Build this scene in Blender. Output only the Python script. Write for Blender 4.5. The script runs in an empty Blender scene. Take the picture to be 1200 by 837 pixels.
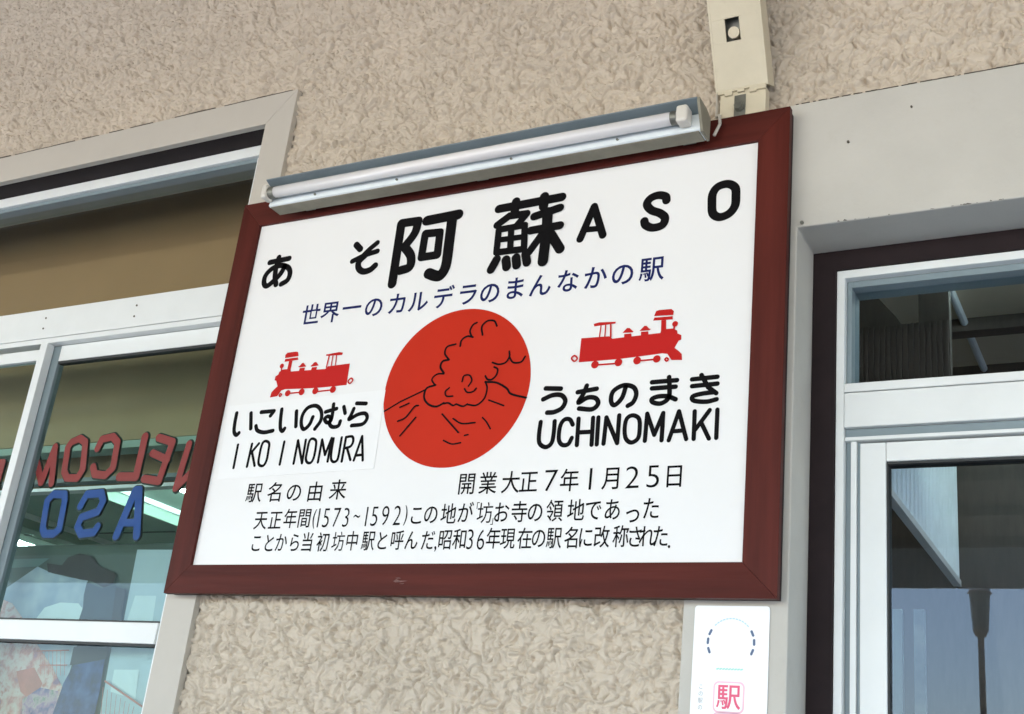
import bpy, bmesh, math, random
import numpy as np
from mathutils import Matrix, Vector
from mathutils.geometry import tessellate_polygon
random.seed(4)
SC = bpy.context.scene
COL = SC.collection

# ------------------------------------------------------------------ camera, world, sun, exposure
cam_data = bpy.data.cameras.new('camera')
cam = bpy.data.objects.new('camera', cam_data)
COL.objects.link(cam)
cam_data.sensor_width = 36.0
cam_data.lens = 42.97
cam_data.clip_start = 0.05
cam_data.clip_end = 3000
cam.matrix_world = Matrix(((0.879825, 0.083420, 0.467919, 0.0),
                           (0.463336, -0.370006, -0.805242, 0.0),
                           (0.105960, 0.925276, -0.364192, 1.30),
                           (0, 0, 0, 1)))
SC.camera = cam

SUN_EL = math.radians(54)
SUN_AZ = math.radians(200)      # compass style angle of the sun: behind the camera, a little to the left
world = bpy.data.worlds.new('World')
SC.world = world
world.use_nodes = True
wn = world.node_tree
sky = wn.nodes.new('ShaderNodeTexSky')
sky.sky_type = 'NISHITA'
sky.sun_disc = False
sky.sun_elevation = SUN_EL
sky.sun_rotation = SUN_AZ
sky.air_density = 1.0
sky.dust_density = 1.0
bg = wn.nodes['Background']
bg.inputs['Strength'].default_value = 0.15
wn.links.new(sky.outputs['Color'], bg.inputs['Color'])
sun_data = bpy.data.lights.new('sun', 'SUN')
sun_data.energy = 3.6
sun_data.angle = math.radians(0.5)
sun_data.color = (1.0, 0.975, 0.94)
sun = bpy.data.objects.new('sun', sun_data)
COL.objects.link(sun)
sd = Vector((math.sin(SUN_AZ) * math.cos(SUN_EL), math.cos(SUN_AZ) * math.cos(SUN_EL), math.sin(SUN_EL)))
sun.rotation_euler = sd.to_track_quat('Z', 'Y').to_euler()

SC.view_settings.view_transform = 'Standard'
SC.view_settings.look = 'None'
SC.view_settings.gamma = 1
SC.view_settings.exposure = 2.55
SC.cycles.use_denoising = True
SC.cycles.max_bounces = 10
SC.cycles.diffuse_bounces = 6
SC.cycles.transparent_max_bounces = 16

# ------------------------------------------------------------------ materials
def nd(nt, t, **kw):
    n = nt.nodes.new(t)
    for k, v in kw.items():
        n.inputs[k].default_value = v
    return n

def mat(name, col, rough=0.6, metal=0.0, var=0.06, vscale=6.0, bump=0.0, bscale=80.0, spec=0.5, dirt=0.0,
        stretch=(1, 1, 1), coat=0.0):
    m = bpy.data.materials.new(name)
    m.use_nodes = True
    nt = m.node_tree
    b = nt.nodes['Principled BSDF']
    b.inputs['Roughness'].default_value = rough
    b.inputs['Metallic'].default_value = metal
    b.inputs['Specular IOR Level'].default_value = spec
    b.inputs['Coat Weight'].default_value = coat
    tc = nt.nodes.new('ShaderNodeTexCoord')
    mp = nt.nodes.new('ShaderNodeMapping')
    mp.inputs['Scale'].default_value = stretch
    nt.links.new(tc.outputs['Object'], mp.inputs['Vector'])
    n = nd(nt, 'ShaderNodeTexNoise', Scale=vscale, Detail=6.0, Roughness=0.6)
    nt.links.new(mp.outputs['Vector'], n.inputs['Vector'])
    r = nt.nodes.new('ShaderNodeValToRGB')
    r.color_ramp.elements[0].position = 0.3
    r.color_ramp.elements[1].position = 0.7
    r.color_ramp.elements[0].color = [c * (1 - var) for c in col] + [1]
    r.color_ramp.elements[1].color = [min(1, c * (1 + var)) for c in col] + [1]
    nt.links.new(n.outputs['Fac'], r.inputs['Fac'])
    out = r.outputs['Color']
    if dirt > 0:
        n2 = nd(nt, 'ShaderNodeTexNoise', Scale=vscale * 5, Detail=8.0, Roughness=0.7)
        nt.links.new(tc.outputs['Object'], n2.inputs['Vector'])
        r2 = nt.nodes.new('ShaderNodeValToRGB')
        r2.color_ramp.elements[0].position = 0.60
        r2.color_ramp.elements[1].position = 0.78
        r2.color_ramp.elements[0].color = (0, 0, 0, 1)
        r2.color_ramp.elements[1].color = (dirt, dirt, dirt, 1)
        nt.links.new(n2.outputs['Fac'], r2.inputs['Fac'])
        mx = nt.nodes.new('ShaderNodeMix')
        mx.data_type = 'RGBA'
        mx.inputs['B'].default_value = (col[0] * 0.45, col[1] * 0.4, col[2] * 0.33, 1)
        nt.links.new(r2.outputs['Color'], mx.inputs['Factor'])
        nt.links.new(out, mx.inputs['A'])
        out = mx.outputs['Result']
    nt.links.new(out, b.inputs['Base Color'])
    if bump > 0:
        n3 = nd(nt, 'ShaderNodeTexNoise', Scale=bscale, Detail=5.0)
        nt.links.new(mp.outputs['Vector'], n3.inputs['Vector'])
        bp = nd(nt, 'ShaderNodeBump', Strength=bump, Distance=0.002)
        nt.links.new(n3.outputs['Fac'], bp.inputs['Height'])
        nt.links.new(bp.outputs['Normal'], b.inputs['Normal'])
    return m

def glass_mat(name, tint, refl=1.5, k=1.6):
    m = bpy.data.materials.new(name)
    m.use_nodes = True
    nt = m.node_tree
    for n in list(nt.nodes):
        nt.nodes.remove(n)
    o = nt.nodes.new('ShaderNodeOutputMaterial')
    t = nd(nt, 'ShaderNodeBsdfTransparent', Color=(*tint, 1))
    g = nd(nt, 'ShaderNodeBsdfGlossy', Color=(0.80, 0.90, 1, 1), Roughness=0.0)
    f = nd(nt, 'ShaderNodeFresnel', IOR=refl)
    mx = nt.nodes.new('ShaderNodeMixShader')
    ge = nt.nodes.new('ShaderNodeNewGeometry')
    mu = nt.nodes.new('ShaderNodeMath'); mu.operation = 'MULTIPLY_ADD'      # a pane mirrors with both of its faces
    mu.inputs[1].default_value = -k; mu.inputs[2].default_value = k
    nt.links.new(ge.outputs['Backfacing'], mu.inputs[0])
    m2 = nt.nodes.new('ShaderNodeMath'); m2.operation = 'MULTIPLY'; m2.use_clamp = True
    nt.links.new(f.outputs[0], m2.inputs[0]); nt.links.new(mu.outputs[0], m2.inputs[1])
    nt.links.new(m2.outputs[0], mx.inputs[0])
    nt.links.new(t.outputs[0], mx.inputs[1])
    nt.links.new(g.outputs[0], mx.inputs[2])
    nt.links.new(mx.outputs[0], o.inputs['Surface'])
    return m

def emit_mat(name, col, strength):
    m = bpy.data.materials.new(name)
    m.use_nodes = True
    b = m.node_tree.nodes['Principled BSDF']
    b.inputs['Base Color'].default_value = (*col, 1)
    b.inputs['Emission Color'].default_value = (*col, 1)
    b.inputs['Emission Strength'].default_value = strength
    return m

M = dict(
    stucco=mat('stucco_paint', (0.56, 0.482, 0.388), 0.9, var=0.06, vscale=3.5, bump=0.35, bscale=220, spec=0.2, dirt=0.16),
    render=mat('smooth_render', (0.52, 0.495, 0.445), 0.75, var=0.09, vscale=2.5, bump=0.25, bscale=140, spec=0.25, dirt=0.16),
    casing=mat('casing_paint', (0.50, 0.46, 0.40), 0.6, var=0.04, vscale=4, bump=0.08, bscale=250, dirt=0.06),
    grime=mat('grime_edge', (0.10, 0.085, 0.065), 0.9, var=0.3, vscale=60),
    alu=mat('white_aluminium', (0.74, 0.755, 0.74), 0.38, var=0.03, vscale=8, bump=0.04, bscale=200, dirt=0.05),
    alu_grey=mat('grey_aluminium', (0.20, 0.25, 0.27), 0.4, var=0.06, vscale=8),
    brown=mat('dark_brown_frame', (0.016, 0.009, 0.010), 0.65, var=0.2, vscale=10, bump=0.1, bscale=150, spec=0.2),
    rubber=mat('rubber_seal', (0.02, 0.022, 0.022), 0.6),
    wood=mat('red_brown_stain', (0.080, 0.0140, 0.0095), 0.5, var=0.30, vscale=14, bump=0.35, bscale=45, dirt=0.12, spec=0.14, stretch=(0.12, 1, 1.6)),
    wood_v=mat('red_brown_stain_upright', (0.080, 0.0140, 0.0095), 0.5, var=0.30, vscale=14, bump=0.35, bscale=45, dirt=0.12, spec=0.14, stretch=(1.6, 1, 0.12)),
    panel=mat('sign_white', (0.80, 0.785, 0.77), 0.32, var=0.022, vscale=2.2, dirt=0.05, spec=0.4),
    patch=mat('patch_white', (0.82, 0.81, 0.80), 0.3, var=0.01, vscale=3, spec=0.4),
    ink=mat('black_vinyl', (0.006, 0.0055, 0.006), 0.7, var=0.2, vscale=20, spec=0.06),
    navy=mat('navy_vinyl', (0.012, 0.018, 0.095), 0.7, var=0.1, vscale=20, spec=0.1),
    red=mat('red_vinyl', (0.50, 0.022, 0.006), 0.6, var=0.04, vscale=6, spec=0.15),
    crimson=mat('crimson_vinyl', (0.48, 0.012, 0.010), 0.6, var=0.03, vscale=10, spec=0.15),
    lampwhite=mat('enamel_white', (0.74, 0.79, 0.80), 0.28, var=0.03, vscale=10, dirt=0.10),
    tan_shade=mat('shaded_tan_tray', (0.24, 0.22, 0.165), 0.7, var=0.15, vscale=20, dirt=0.3),  # shade under the tray put into a tan colour, plus random dirt
    wing=mat('enamel_dark_reflection', (0.17, 0.21, 0.23), 0.3, var=0.08, vscale=10, dirt=0.1),  # dark reflection on the wing's underside put into its colour
    tube=mat('tube_glass', (0.76, 0.73, 0.72), 0.15, var=0.02, vscale=10, spec=0.7),
    cap=mat('lampholder_plastic', (0.66, 0.62, 0.55), 0.4, var=0.03),
    steelcream=mat('cream_painted_steel', (0.60, 0.53, 0.39), 0.5, var=0.06, vscale=8, bump=0.15, bscale=120, dirt=0.2),
    steel=mat('bare_steel', (0.22, 0.22, 0.19), 0.45, metal=0.7, var=0.25, vscale=40),
    galv=mat('galvanised_sheet', (0.78, 0.84, 0.86), 0.35, metal=0.1, var=0.08, vscale=12),
    paper=mat('notice_white', (0.86, 0.86, 0.86), 0.4, var=0.012, vscale=5),
    pink=mat('print_pink', (0.72, 0.06, 0.16), 0.4), palepink=mat('print_pale_pink', (0.85, 0.50, 0.60), 0.4),
    slate=mat('print_slate', (0.06, 0.10, 0.20), 0.4), mint=mat('print_mint', (0.35, 0.68, 0.60), 0.4),
    paleblue=mat('print_pale_blue', (0.45, 0.63, 0.80), 0.4),
    grey=mat('print_grey', (0.30, 0.33, 0.36), 0.4),
    concrete=mat('concrete', (0.40, 0.41, 0.42), 0.85, var=0.1, vscale=2, bump=0.3, bscale=60, dirt=0.2),
    canopy=mat('canopy_boards', (0.115, 0.07, 0.034), 0.8, var=0.08, vscale=3, stretch=(1, 8, 1)),
    board=mat('interior_board', (0.36, 0.28, 0.165), 0.7, var=0.06, vscale=3),
    greenceil=mat('green_ceiling', (0.30, 0.43, 0.37), 0.6, var=0.06, vscale=3),
    darkgreen=mat('dark_green_board', (0.05, 0.085, 0.075), 0.5, var=0.1, vscale=5),
    creamceil=mat('cream_ceiling', (0.60, 0.50, 0.36), 0.7, var=0.05, vscale=3),
    darkwood=mat('dark_ribbed_wood', (0.060, 0.046, 0.038), 0.55, var=0.2, vscale=12, stretch=(6, 6, 1)),
    interior=mat('interior_wall', (0.22, 0.22, 0.20), 0.8, var=0.06),
    floor=mat('terrazzo_floor', (0.35, 0.33, 0.30), 0.4, var=0.08, vscale=30),
    decal_red=mat('decal_red', (0.48, 0.045, 0.05), 0.5), decal_blue=mat('decal_blue', (0.015, 0.075, 0.38), 0.5),
    decal_edge=mat('decal_outline', (0.012, 0.03, 0.025), 0.5),
    p_blue=mat('painted_pale_blue', (0.42, 0.53, 0.59), 0.5, var=0.08, vscale=4), p_white=mat('reflection_pale_white', (0.60, 0.72, 0.75), 0.5, var=0.06),
    p_haze=mat('painted_haze_blue', (0.34, 0.42, 0.50), 0.5, var=0.14, vscale=3), p_green=mat('reflection_grey_green', (0.10, 0.18, 0.18), 0.5),
    p_rose=mat('reflection_rose', (0.58, 0.36, 0.35), 0.5, var=0.35, vscale=9), p_red=mat('reflection_red_brown', (0.50, 0.17, 0.14), 0.5, var=0.3, vscale=12),
    p_violet=mat('reflection_violet', (0.24, 0.17, 0.30), 0.5, var=0.35, vscale=14), p_hair=mat('reflection_hair', (0.012, 0.014, 0.016), 0.6, var=0.3, vscale=15),
    p_jacket=mat('reflection_jacket', (0.025, 0.045, 0.065), 0.6, var=0.15), p_cloth=mat('reflection_blue_cloth', (0.015, 0.04, 0.15), 0.6, var=0.2, vscale=8),
    glass_top=glass_mat('transom_glass', (0.92, 0.90, 0.86), 1.5, 1.0), glass_win=glass_mat('window_glass', (0.84, 0.90, 0.88), 1.5, 0.55),
    glass_door=glass_mat('door_glass', (0.80, 0.84, 0.86), 1.5, 1.1),
    lit=emit_mat('lit_tube', (0.80, 1.0, 0.95), 16.0),
    lantern=mat('lantern_glass', (0.40, 0.36, 0.28), 0.3), post=mat('post_brown', (0.50, 0.40, 0.30), 0.6),
)

def busy(m, stops, scale, detail=3.0):
    nt = m.node_tree
    rmp = [n for n in nt.nodes if n.type == 'VALTORGB'][0]
    nz = [n for n in nt.nodes if n.type == 'TEX_NOISE'][0]
    nz.inputs['Scale'].default_value = scale
    nz.inputs['Detail'].default_value = detail
    cr = rmp.color_ramp
    while len(cr.elements) > 1: cr.elements.remove(cr.elements[-1])
    cr.elements[0].position = stops[0][0]; cr.elements[0].color = (*stops[0][1], 1)
    for p, c in stops[1:]:
        e = cr.elements.new(p); e.color = (*c, 1)
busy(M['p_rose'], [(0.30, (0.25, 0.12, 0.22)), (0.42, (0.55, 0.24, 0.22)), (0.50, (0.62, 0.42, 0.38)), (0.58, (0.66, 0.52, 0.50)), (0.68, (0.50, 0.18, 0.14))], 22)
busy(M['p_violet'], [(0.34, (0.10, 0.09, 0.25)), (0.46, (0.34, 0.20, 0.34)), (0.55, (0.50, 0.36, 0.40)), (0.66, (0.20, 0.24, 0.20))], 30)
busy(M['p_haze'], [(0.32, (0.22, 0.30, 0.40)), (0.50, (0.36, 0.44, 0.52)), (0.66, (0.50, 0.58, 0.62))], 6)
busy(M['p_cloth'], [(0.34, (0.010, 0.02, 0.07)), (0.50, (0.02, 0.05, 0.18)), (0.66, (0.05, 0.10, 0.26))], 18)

# ------------------------------------------------------------------ helpers
def tag(o, label=None, cat=None, group=None, kind=None):
    if label: o['label'] = label
    if cat: o['category'] = cat
    if group: o['group'] = group
    if kind: o['kind'] = kind
    return o

def thing(name, label, cat, loc=(0, 0, 0), group=None):
    o = bpy.data.objects.new(name, None)
    o.empty_display_size = 0.1
    COL.objects.link(o)
    o.location = loc
    return tag(o, label, cat, group)

def obj(name, bm, m, parent=None, smooth=False, bevel=0.0):
    me = bpy.data.meshes.new(name)
    bmesh.ops.recalc_face_normals(bm, faces=bm.faces)
    bm.to_mesh(me)
    bm.free()
    me.materials.append(m)
    o = bpy.data.objects.new(name, me)
    COL.objects.link(o)
    if smooth:
        for p in me.polygons: p.use_smooth = True
    if bevel > 0:
        b = o.modifiers.new('bevel', 'BEVEL')
        b.width = bevel
        b.segments = 2
        b.limit_method = 'ANGLE'
        b.angle_limit = math.radians(40)
    if parent: set_parent(o, parent)
    return o

def world_loc(o):
    v = Vector((0, 0, 0))
    while o is not None:
        v += o.location
        o = o.parent
    return v

def set_parent(o, parent):
    """all builders work in world metres; keep the mesh where it is under an unrotated parent"""
    o.parent = parent
    o.location = o.location - world_loc(parent)

def abox(bm, x0, x1, y0, y1, z0, z1):
    v = [bm.verts.new(p) for p in ((x0, y0, z0), (x1, y0, z0), (x1, y1, z0), (x0, y1, z0),
                                   (x0, y0, z1), (x1, y0, z1), (x1, y1, z1), (x0, y1, z1))]
    for f in ((0, 1, 2, 3), (4, 5, 6, 7), (0, 1, 5, 4), (1, 2, 6, 5), (2, 3, 7, 6), (3, 0, 4, 7)):
        bm.faces.new([v[i] for i in f])
    return v

def box(name, x0, x1, y0, y1, z0, z1, m, parent=None, bevel=0.0):
    bm = bmesh.new()
    abox(bm, x0, x1, y0, y1, z0, z1)
    return obj(name, bm, m, parent, bevel=bevel)

def aprism(bm, pts, y0, y1):
    """pts in (x, z); extruded from y0 (front) to y1 (back)"""
    a = [bm.verts.new((x, y0, z)) for x, z in pts]
    b = [bm.verts.new((x, y1, z)) for x, z in pts]
    bm.faces.new(a)
    bm.faces.new(b[::-1])
    n = len(pts)
    for i in range(n):
        bm.faces.new((a[i], a[(i + 1) % n], b[(i + 1) % n], b[i]))

def prism(name, pts, y0, y1, m, parent=None, bevel=0.0):
    bm = bmesh.new()
    aprism(bm, pts, y0, y1)
    return obj(name, bm, m, parent, bevel=bevel)

def extrude_x(name, prof, x0, x1, m, parent=None, bevel=0.0):
    """prof in (y, z)"""
    bm = bmesh.new()
    a = [bm.verts.new((x0, y, z)) for y, z in prof]
    b = [bm.verts.new((x1, y, z)) for y, z in prof]
    bm.faces.new(a); bm.faces.new(b[::-1])
    n = len(prof)
    for i in range(n):
        bm.faces.new((a[i], a[(i + 1) % n], b[(i + 1) % n], b[i]))
    return obj(name, bm, m, parent, bevel=bevel)

def acyl(bm, p0, p1, r, seg=20, r1=None):
    p0 = Vector(p0); p1 = Vector(p1)
    d = (p1 - p0).normalized()
    u = d.orthogonal().normalized(); w = d.cross(u)
    r1 = r if r1 is None else r1
    a = [bm.verts.new(p0 + (u * math.cos(t) + w * math.sin(t)) * r) for t in [2 * math.pi * i / seg for i in range(seg)]]
    b = [bm.verts.new(p1 + (u * math.cos(t) + w * math.sin(t)) * r1) for t in [2 * math.pi * i / seg for i in range(seg)]]
    bm.faces.new(a[::-1]); bm.faces.new(b)
    for i in range(seg):
        bm.faces.new((a[i], a[(i + 1) % seg], b[(i + 1) % seg], b[i]))

def cyl(name, p0, p1, r, m, parent=None, seg=20, r1=None, bevel=0.0):
    bm = bmesh.new()
    acyl(bm, p0, p1, r, seg, r1)
    return obj(name, bm, m, parent, smooth=False, bevel=bevel)

# ---- flat lettering: round-ended strokes and filled shapes on a plane facing -y
def catmull(pts, closed=False, n=7):
    P = [Vector(p) for p in pts]
    L = len(P)
    out = []
    for i in range(L if closed else L - 1):
        if closed:
            a, b, c, d = P[(i - 1) % L], P[i], P[(i + 1) % L], P[(i + 2) % L]
        else:
            a = P[i - 1] if i > 0 else P[i] * 2 - P[i + 1]
            b, c = P[i], P[i + 1]
            d = P[i + 2] if i + 2 < L else P[i + 1] * 2 - P[i]
        for k in range(n):
            t = k / n
            out.append(0.5 * ((2 * b) + (c - a) * t + (2 * a - 5 * b + 4 * c - d) * t * t + (3 * b - a - 3 * c + d) * t ** 3))
    if not closed: out.append(P[-1])
    return out

def strip(bm, pts, w, y, closed=False):
    """one ribbon of width w with round ends in plane y"""
    P = [Vector(p) for p in pts]
    h = w / 2
    n = len(P)
    Ls, Rs = [], []
    for i in range(n):
        if closed:
            d = (P[(i + 1) % n] - P[i - 1])
        else:
            d = P[min(i + 1, n - 1)] - P[max(i - 1, 0)]
        d.normalize()
        nrm = Vector((-d.y, d.x))
        Ls.append(bm.verts.new((P[i].x + nrm.x * h, y, P[i].y + nrm.y * h)))
        Rs.append(bm.verts.new((P[i].x - nrm.x * h, y, P[i].y - nrm.y * h)))
    for i in range(n if closed else n - 1):
        j = (i + 1) % n
        bm.faces.new((Ls[i], Ls[j], Rs[j], Rs[i]))
    if not closed:
        for end in (0, n - 1):
            d = (P[0] - P[1]) if end == 0 else (P[-1] - P[-2])
            d.normalize()
            a0 = math.atan2(d.y, d.x)
            s, e = (Ls[0], Rs[0]) if end == 0 else (Rs[-1], Ls[-1])
            arc = []
            # the vertices run from s round the tip to e
            sa = math.atan2(s.co.z - P[end].y, s.co.x - P[end].x)
            sgn = 1 if math.sin(a0 - sa) > 0 else -1
            for k in range(1, 8):
                a = sa + sgn * math.pi * k / 8
                arc.append(bm.verts.new((P[end].x + math.cos(a) * h, y, P[end].y + math.sin(a) * h)))
            bm.faces.new([s] + arc + [e])

def strokes(bm, items, y, step=0.00005, layers=24, grow=0.0):
    k = 0
    for kind, w, pts in items:
        w = w + grow
        if kind in ('l', 'c'):
            seq = list(pts) + ([pts[0]] if kind == 'c' else [])
            for a, b in zip(seq[:-1], seq[1:]):
                strip(bm, [a, b], w, y - (k % layers) * step)
                k += 1
        elif kind == 's':
            strip(bm, catmull(pts), w, y - (k % layers) * step); k += 1
        else:
            strip(bm, catmull(pts, True), w, y - (k % layers) * step, True); k += 1

def flat_polys(bm, polys, y, step=0.00005):
    for k, p in enumerate(polys):
        vs = [bm.verts.new((a, y - k * step, b)) for a, b in p]
        for t in tessellate_polygon([[Vector((a, b, 0)) for a, b in p]]):
            bm.faces.new([vs[i] for i in t])

def disc(bm, cx, cz, r, y, seg=48):
    bm.faces.new([bm.verts.new((cx + r * math.cos(2 * math.pi * i / seg), y, cz + r * math.sin(2 * math.pi * i / seg))) for i in range(seg)])

GC = {}
def glyph(ch, off=0.0):
    key = (ch, off)
    if key in GC: return GC[key]
    cu = bpy.data.curves.new('glyph', 'FONT')
    cu.body = ch
    cu.offset = off
    cu.resolution_u = 4
    o = bpy.data.objects.new('glyph', cu)
    COL.objects.link(o)
    bpy.context.view_layer.update()
    me = bpy.data.meshes.new_from_object(o.evaluated_get(bpy.context.evaluated_depsgraph_get()))
    vs = [(v.co.x, v.co.y) for v in me.vertices]
    fs = [tuple(p.vertices) for p in me.polygons]
    bpy.data.objects.remove(o); bpy.data.curves.remove(cu); bpy.data.meshes.remove(me)
    GC[key] = (vs, fs)
    return vs, fs

def text_line(bm, items, y, em_x, em_z, off=0.0, digit_h=None, digit_w=None):
    for ch, (cx, cz) in items:
        vs, fs = glyph(ch, 0.0 if ch in '坊~()' else (-0.010 if ch in '0123456789' else off))
        if not vs: continue
        xs = [v[0] for v in vs]; zs = [v[1] for v in vs]
        mx = (min(xs) + max(xs)) / 2
        sx, sz, mz = em_x, em_z, 0.357
        if ch in '0123456789':
            mz = (min(zs) + max(zs)) / 2
            sz = digit_h / (max(zs) - min(zs)); sx = digit_w / 0.55
        elif ch in '~()':
            mz = (min(zs) + max(zs)) / 2
            sx *= 0.8
        elif ch in ',.「」':
            mz = (min(zs) + max(zs)) / 2
            if ch in '「」': sx *= 0.45; sz *= 0.45
        nv = [bm.verts.new((cx + (a - mx) * sx, y, cz + (b - mz) * sz)) for a, b in vs]
        for f in fs:
            try: bm.faces.new([nv[i] for i in f])
            except ValueError: pass

CAN_Y, CAN_Z = -6.5, 4.15
# traced outlines in metres: strokes are (kind, width, [(x, z), ...]) on the sign or glass plane
D = {}
D['title'] = [('l',0.0142,[(-2.0522,2.6388),(-1.9885,2.642)]),('s',0.0141,[(-2.0243,2.6501),(-2.0271,2.6205),(-2.0242,2.5903),(-2.0158,2.5695)]),('s',0.014,[(-1.9978,2.6206),(-2.009,2.5983),(-2.0293,2.5794),(-2.0467,2.5693),(-2.0581,2.5796),(-2.0577,2.6012),(-2.04,2.6188),(-2.0129,2.6246),(-1.9865,2.6152),(-1.9763,2.5974),(-1.9803,2.5782),(-1.9988,2.569)]),('l',0.0161,[(-1.7761,2.652),(-1.7612,2.6376)]),('s',0.0132,[(-1.711,2.6485),(-1.7324,2.6329),(-1.7488,2.6176)]),('s',0.0132,[(-1.7798,2.6057),(-1.7436,2.6178),(-1.7067,2.6242)]),('s',0.0131,[(-1.7418,2.6176),(-1.7587,2.6013),(-1.7564,2.5835),(-1.7404,2.5719),(-1.7201,2.574),(-1.7065,2.5842)]),('l',0.0212,[(-1.6462,2.6926),(-1.6458,2.5263)]),('l',0.0199,[(-1.6464,2.6937),(-1.596,2.6928)]),('s',0.0197,[(-1.5958,2.692),(-1.6012,2.6598),(-1.6234,2.628)]),('s',0.0202,[(-1.6248,2.6246),(-1.6026,2.5959),(-1.6013,2.5668),(-1.6277,2.5601)]),('l',0.0233,[(-1.5698,2.6895),(-1.48,2.6929)]),('s',0.0241,[(-1.4965,2.6845),(-1.4956,2.6136),(-1.4959,2.5565),(-1.5072,2.5325),(-1.5222,2.5323),(-1.5423,2.5412)]),('c',0.0192,[(-1.5692,2.6533),(-1.5268,2.6507),(-1.5251,2.589),(-1.5706,2.5887)]),('l',0.0202,[(-1.367,2.6901),(-1.1996,2.695)]),('l',0.0204,[(-1.322,2.7028),(-1.3221,2.6705)]),('l',0.022,[(-1.2463,2.7036),(-1.2458,2.6781)]),('l',0.017,[(-1.3357,2.666),(-1.3665,2.6461)]),('l',0.0168,[(-1.3357,2.666),(-1.2887,2.6653),(-1.311,2.6377)]),('c',0.0147,[(-1.3598,2.6329),(-1.2904,2.6346),(-1.2853,2.5712),(-1.3588,2.5724)]),('l',0.012,[(-1.3596,2.6049),(-1.2891,2.6037)]),('l',0.014,[(-1.326,2.6318),(-1.322,2.5715)]),('l',0.02,[(-1.3558,2.5536),(-1.3677,2.5286)]),('l',0.0204,[(-1.3303,2.5492),(-1.3261,2.5302)]),('l',0.0203,[(-1.3039,2.5508),(-1.2996,2.5312)]),('l',0.0195,[(-1.2796,2.5576),(-1.2731,2.5346)]),('l',0.0185,[(-1.2673,2.6538),(-1.2015,2.6668)]),('l',0.0241,[(-1.2326,2.6597),(-1.2303,2.6079),(-1.2316,2.5322)]),('l',0.0183,[(-1.2729,2.6174),(-1.1967,2.6198)]),('l',0.017,[(-1.2425,2.6033),(-1.2713,2.5613)]),('l',0.0219,[(-1.2183,2.5998),(-1.1911,2.5586)]),('l',0.0183,[(-1.1137,2.6563),(-1.1418,2.5767)]),('l',0.0182,[(-1.1137,2.6563),(-1.0855,2.5785)]),('l',0.0141,[(-1.1281,2.5987),(-1.0937,2.5968)]),('s',0.0195,[(-0.9368,2.6433),(-0.9401,2.6537),(-0.9572,2.6597),(-0.9755,2.6548),(-0.9832,2.6409),(-0.9715,2.6244),(-0.9504,2.6132),(-0.9377,2.5995),(-0.9428,2.5828),(-0.9647,2.5791),(-0.982,2.5879),(-0.9866,2.5992)]),('o',0.0194,[(-0.796,2.6609),(-0.7797,2.6488),(-0.777,2.6261),(-0.7785,2.6034),(-0.7911,2.5871),(-0.8118,2.582),(-0.8272,2.5939),(-0.8305,2.6194),(-0.8295,2.6425),(-0.8182,2.658)])]
D['left_kana'] = [('s',0.0105,[(-2.0617,2.2165),(-2.0613,2.1874),(-2.058,2.1669),(-2.0488,2.1579),(-2.0417,2.1626)]),('l',0.0104,[(-2.0147,2.2134),(-2.0058,2.1723)]),('l',0.0103,[(-1.9822,2.214),(-1.9419,2.2143),(-1.9505,2.2025)]),('s',0.0102,[(-1.9909,2.1781),(-1.9832,2.1659),(-1.9616,2.1597),(-1.9342,2.1624)]),('s',0.0101,[(-1.9185,2.2171),(-1.9162,2.1886),(-1.9114,2.1667),(-1.9035,2.1596),(-1.8986,2.166)]),('l',0.01,[(-1.8713,2.209),(-1.8648,2.1695)]),('s',0.0099,[(-1.8177,2.1906),(-1.8245,2.1714),(-1.8389,2.1608),(-1.8495,2.1745),(-1.8505,2.1977),(-1.8376,2.216),(-1.8131,2.2189),(-1.7954,2.2039),(-1.7919,2.1808),(-1.8055,2.1595)]),('l',0.0098,[(-1.7819,2.2014),(-1.7505,2.2075)]),('s',0.0097,[(-1.7616,2.2197),(-1.7602,2.1951),(-1.762,2.1773),(-1.7726,2.1737),(-1.781,2.1834),(-1.7727,2.1894),(-1.7633,2.1839),(-1.7645,2.171),(-1.754,2.1616),(-1.7373,2.1629),(-1.7332,2.1745)]),('l',0.0096,[(-1.7297,2.2109),(-1.7228,2.1942)]),('l',0.0096,[(-1.6936,2.2172),(-1.6661,2.2147)]),('s',0.0095,[(-1.6993,2.204),(-1.7042,2.1888),(-1.7081,2.1775),(-1.6846,2.1885),(-1.6638,2.1894),(-1.6564,2.1771),(-1.6671,2.1634),(-1.698,2.1615)])]
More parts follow.
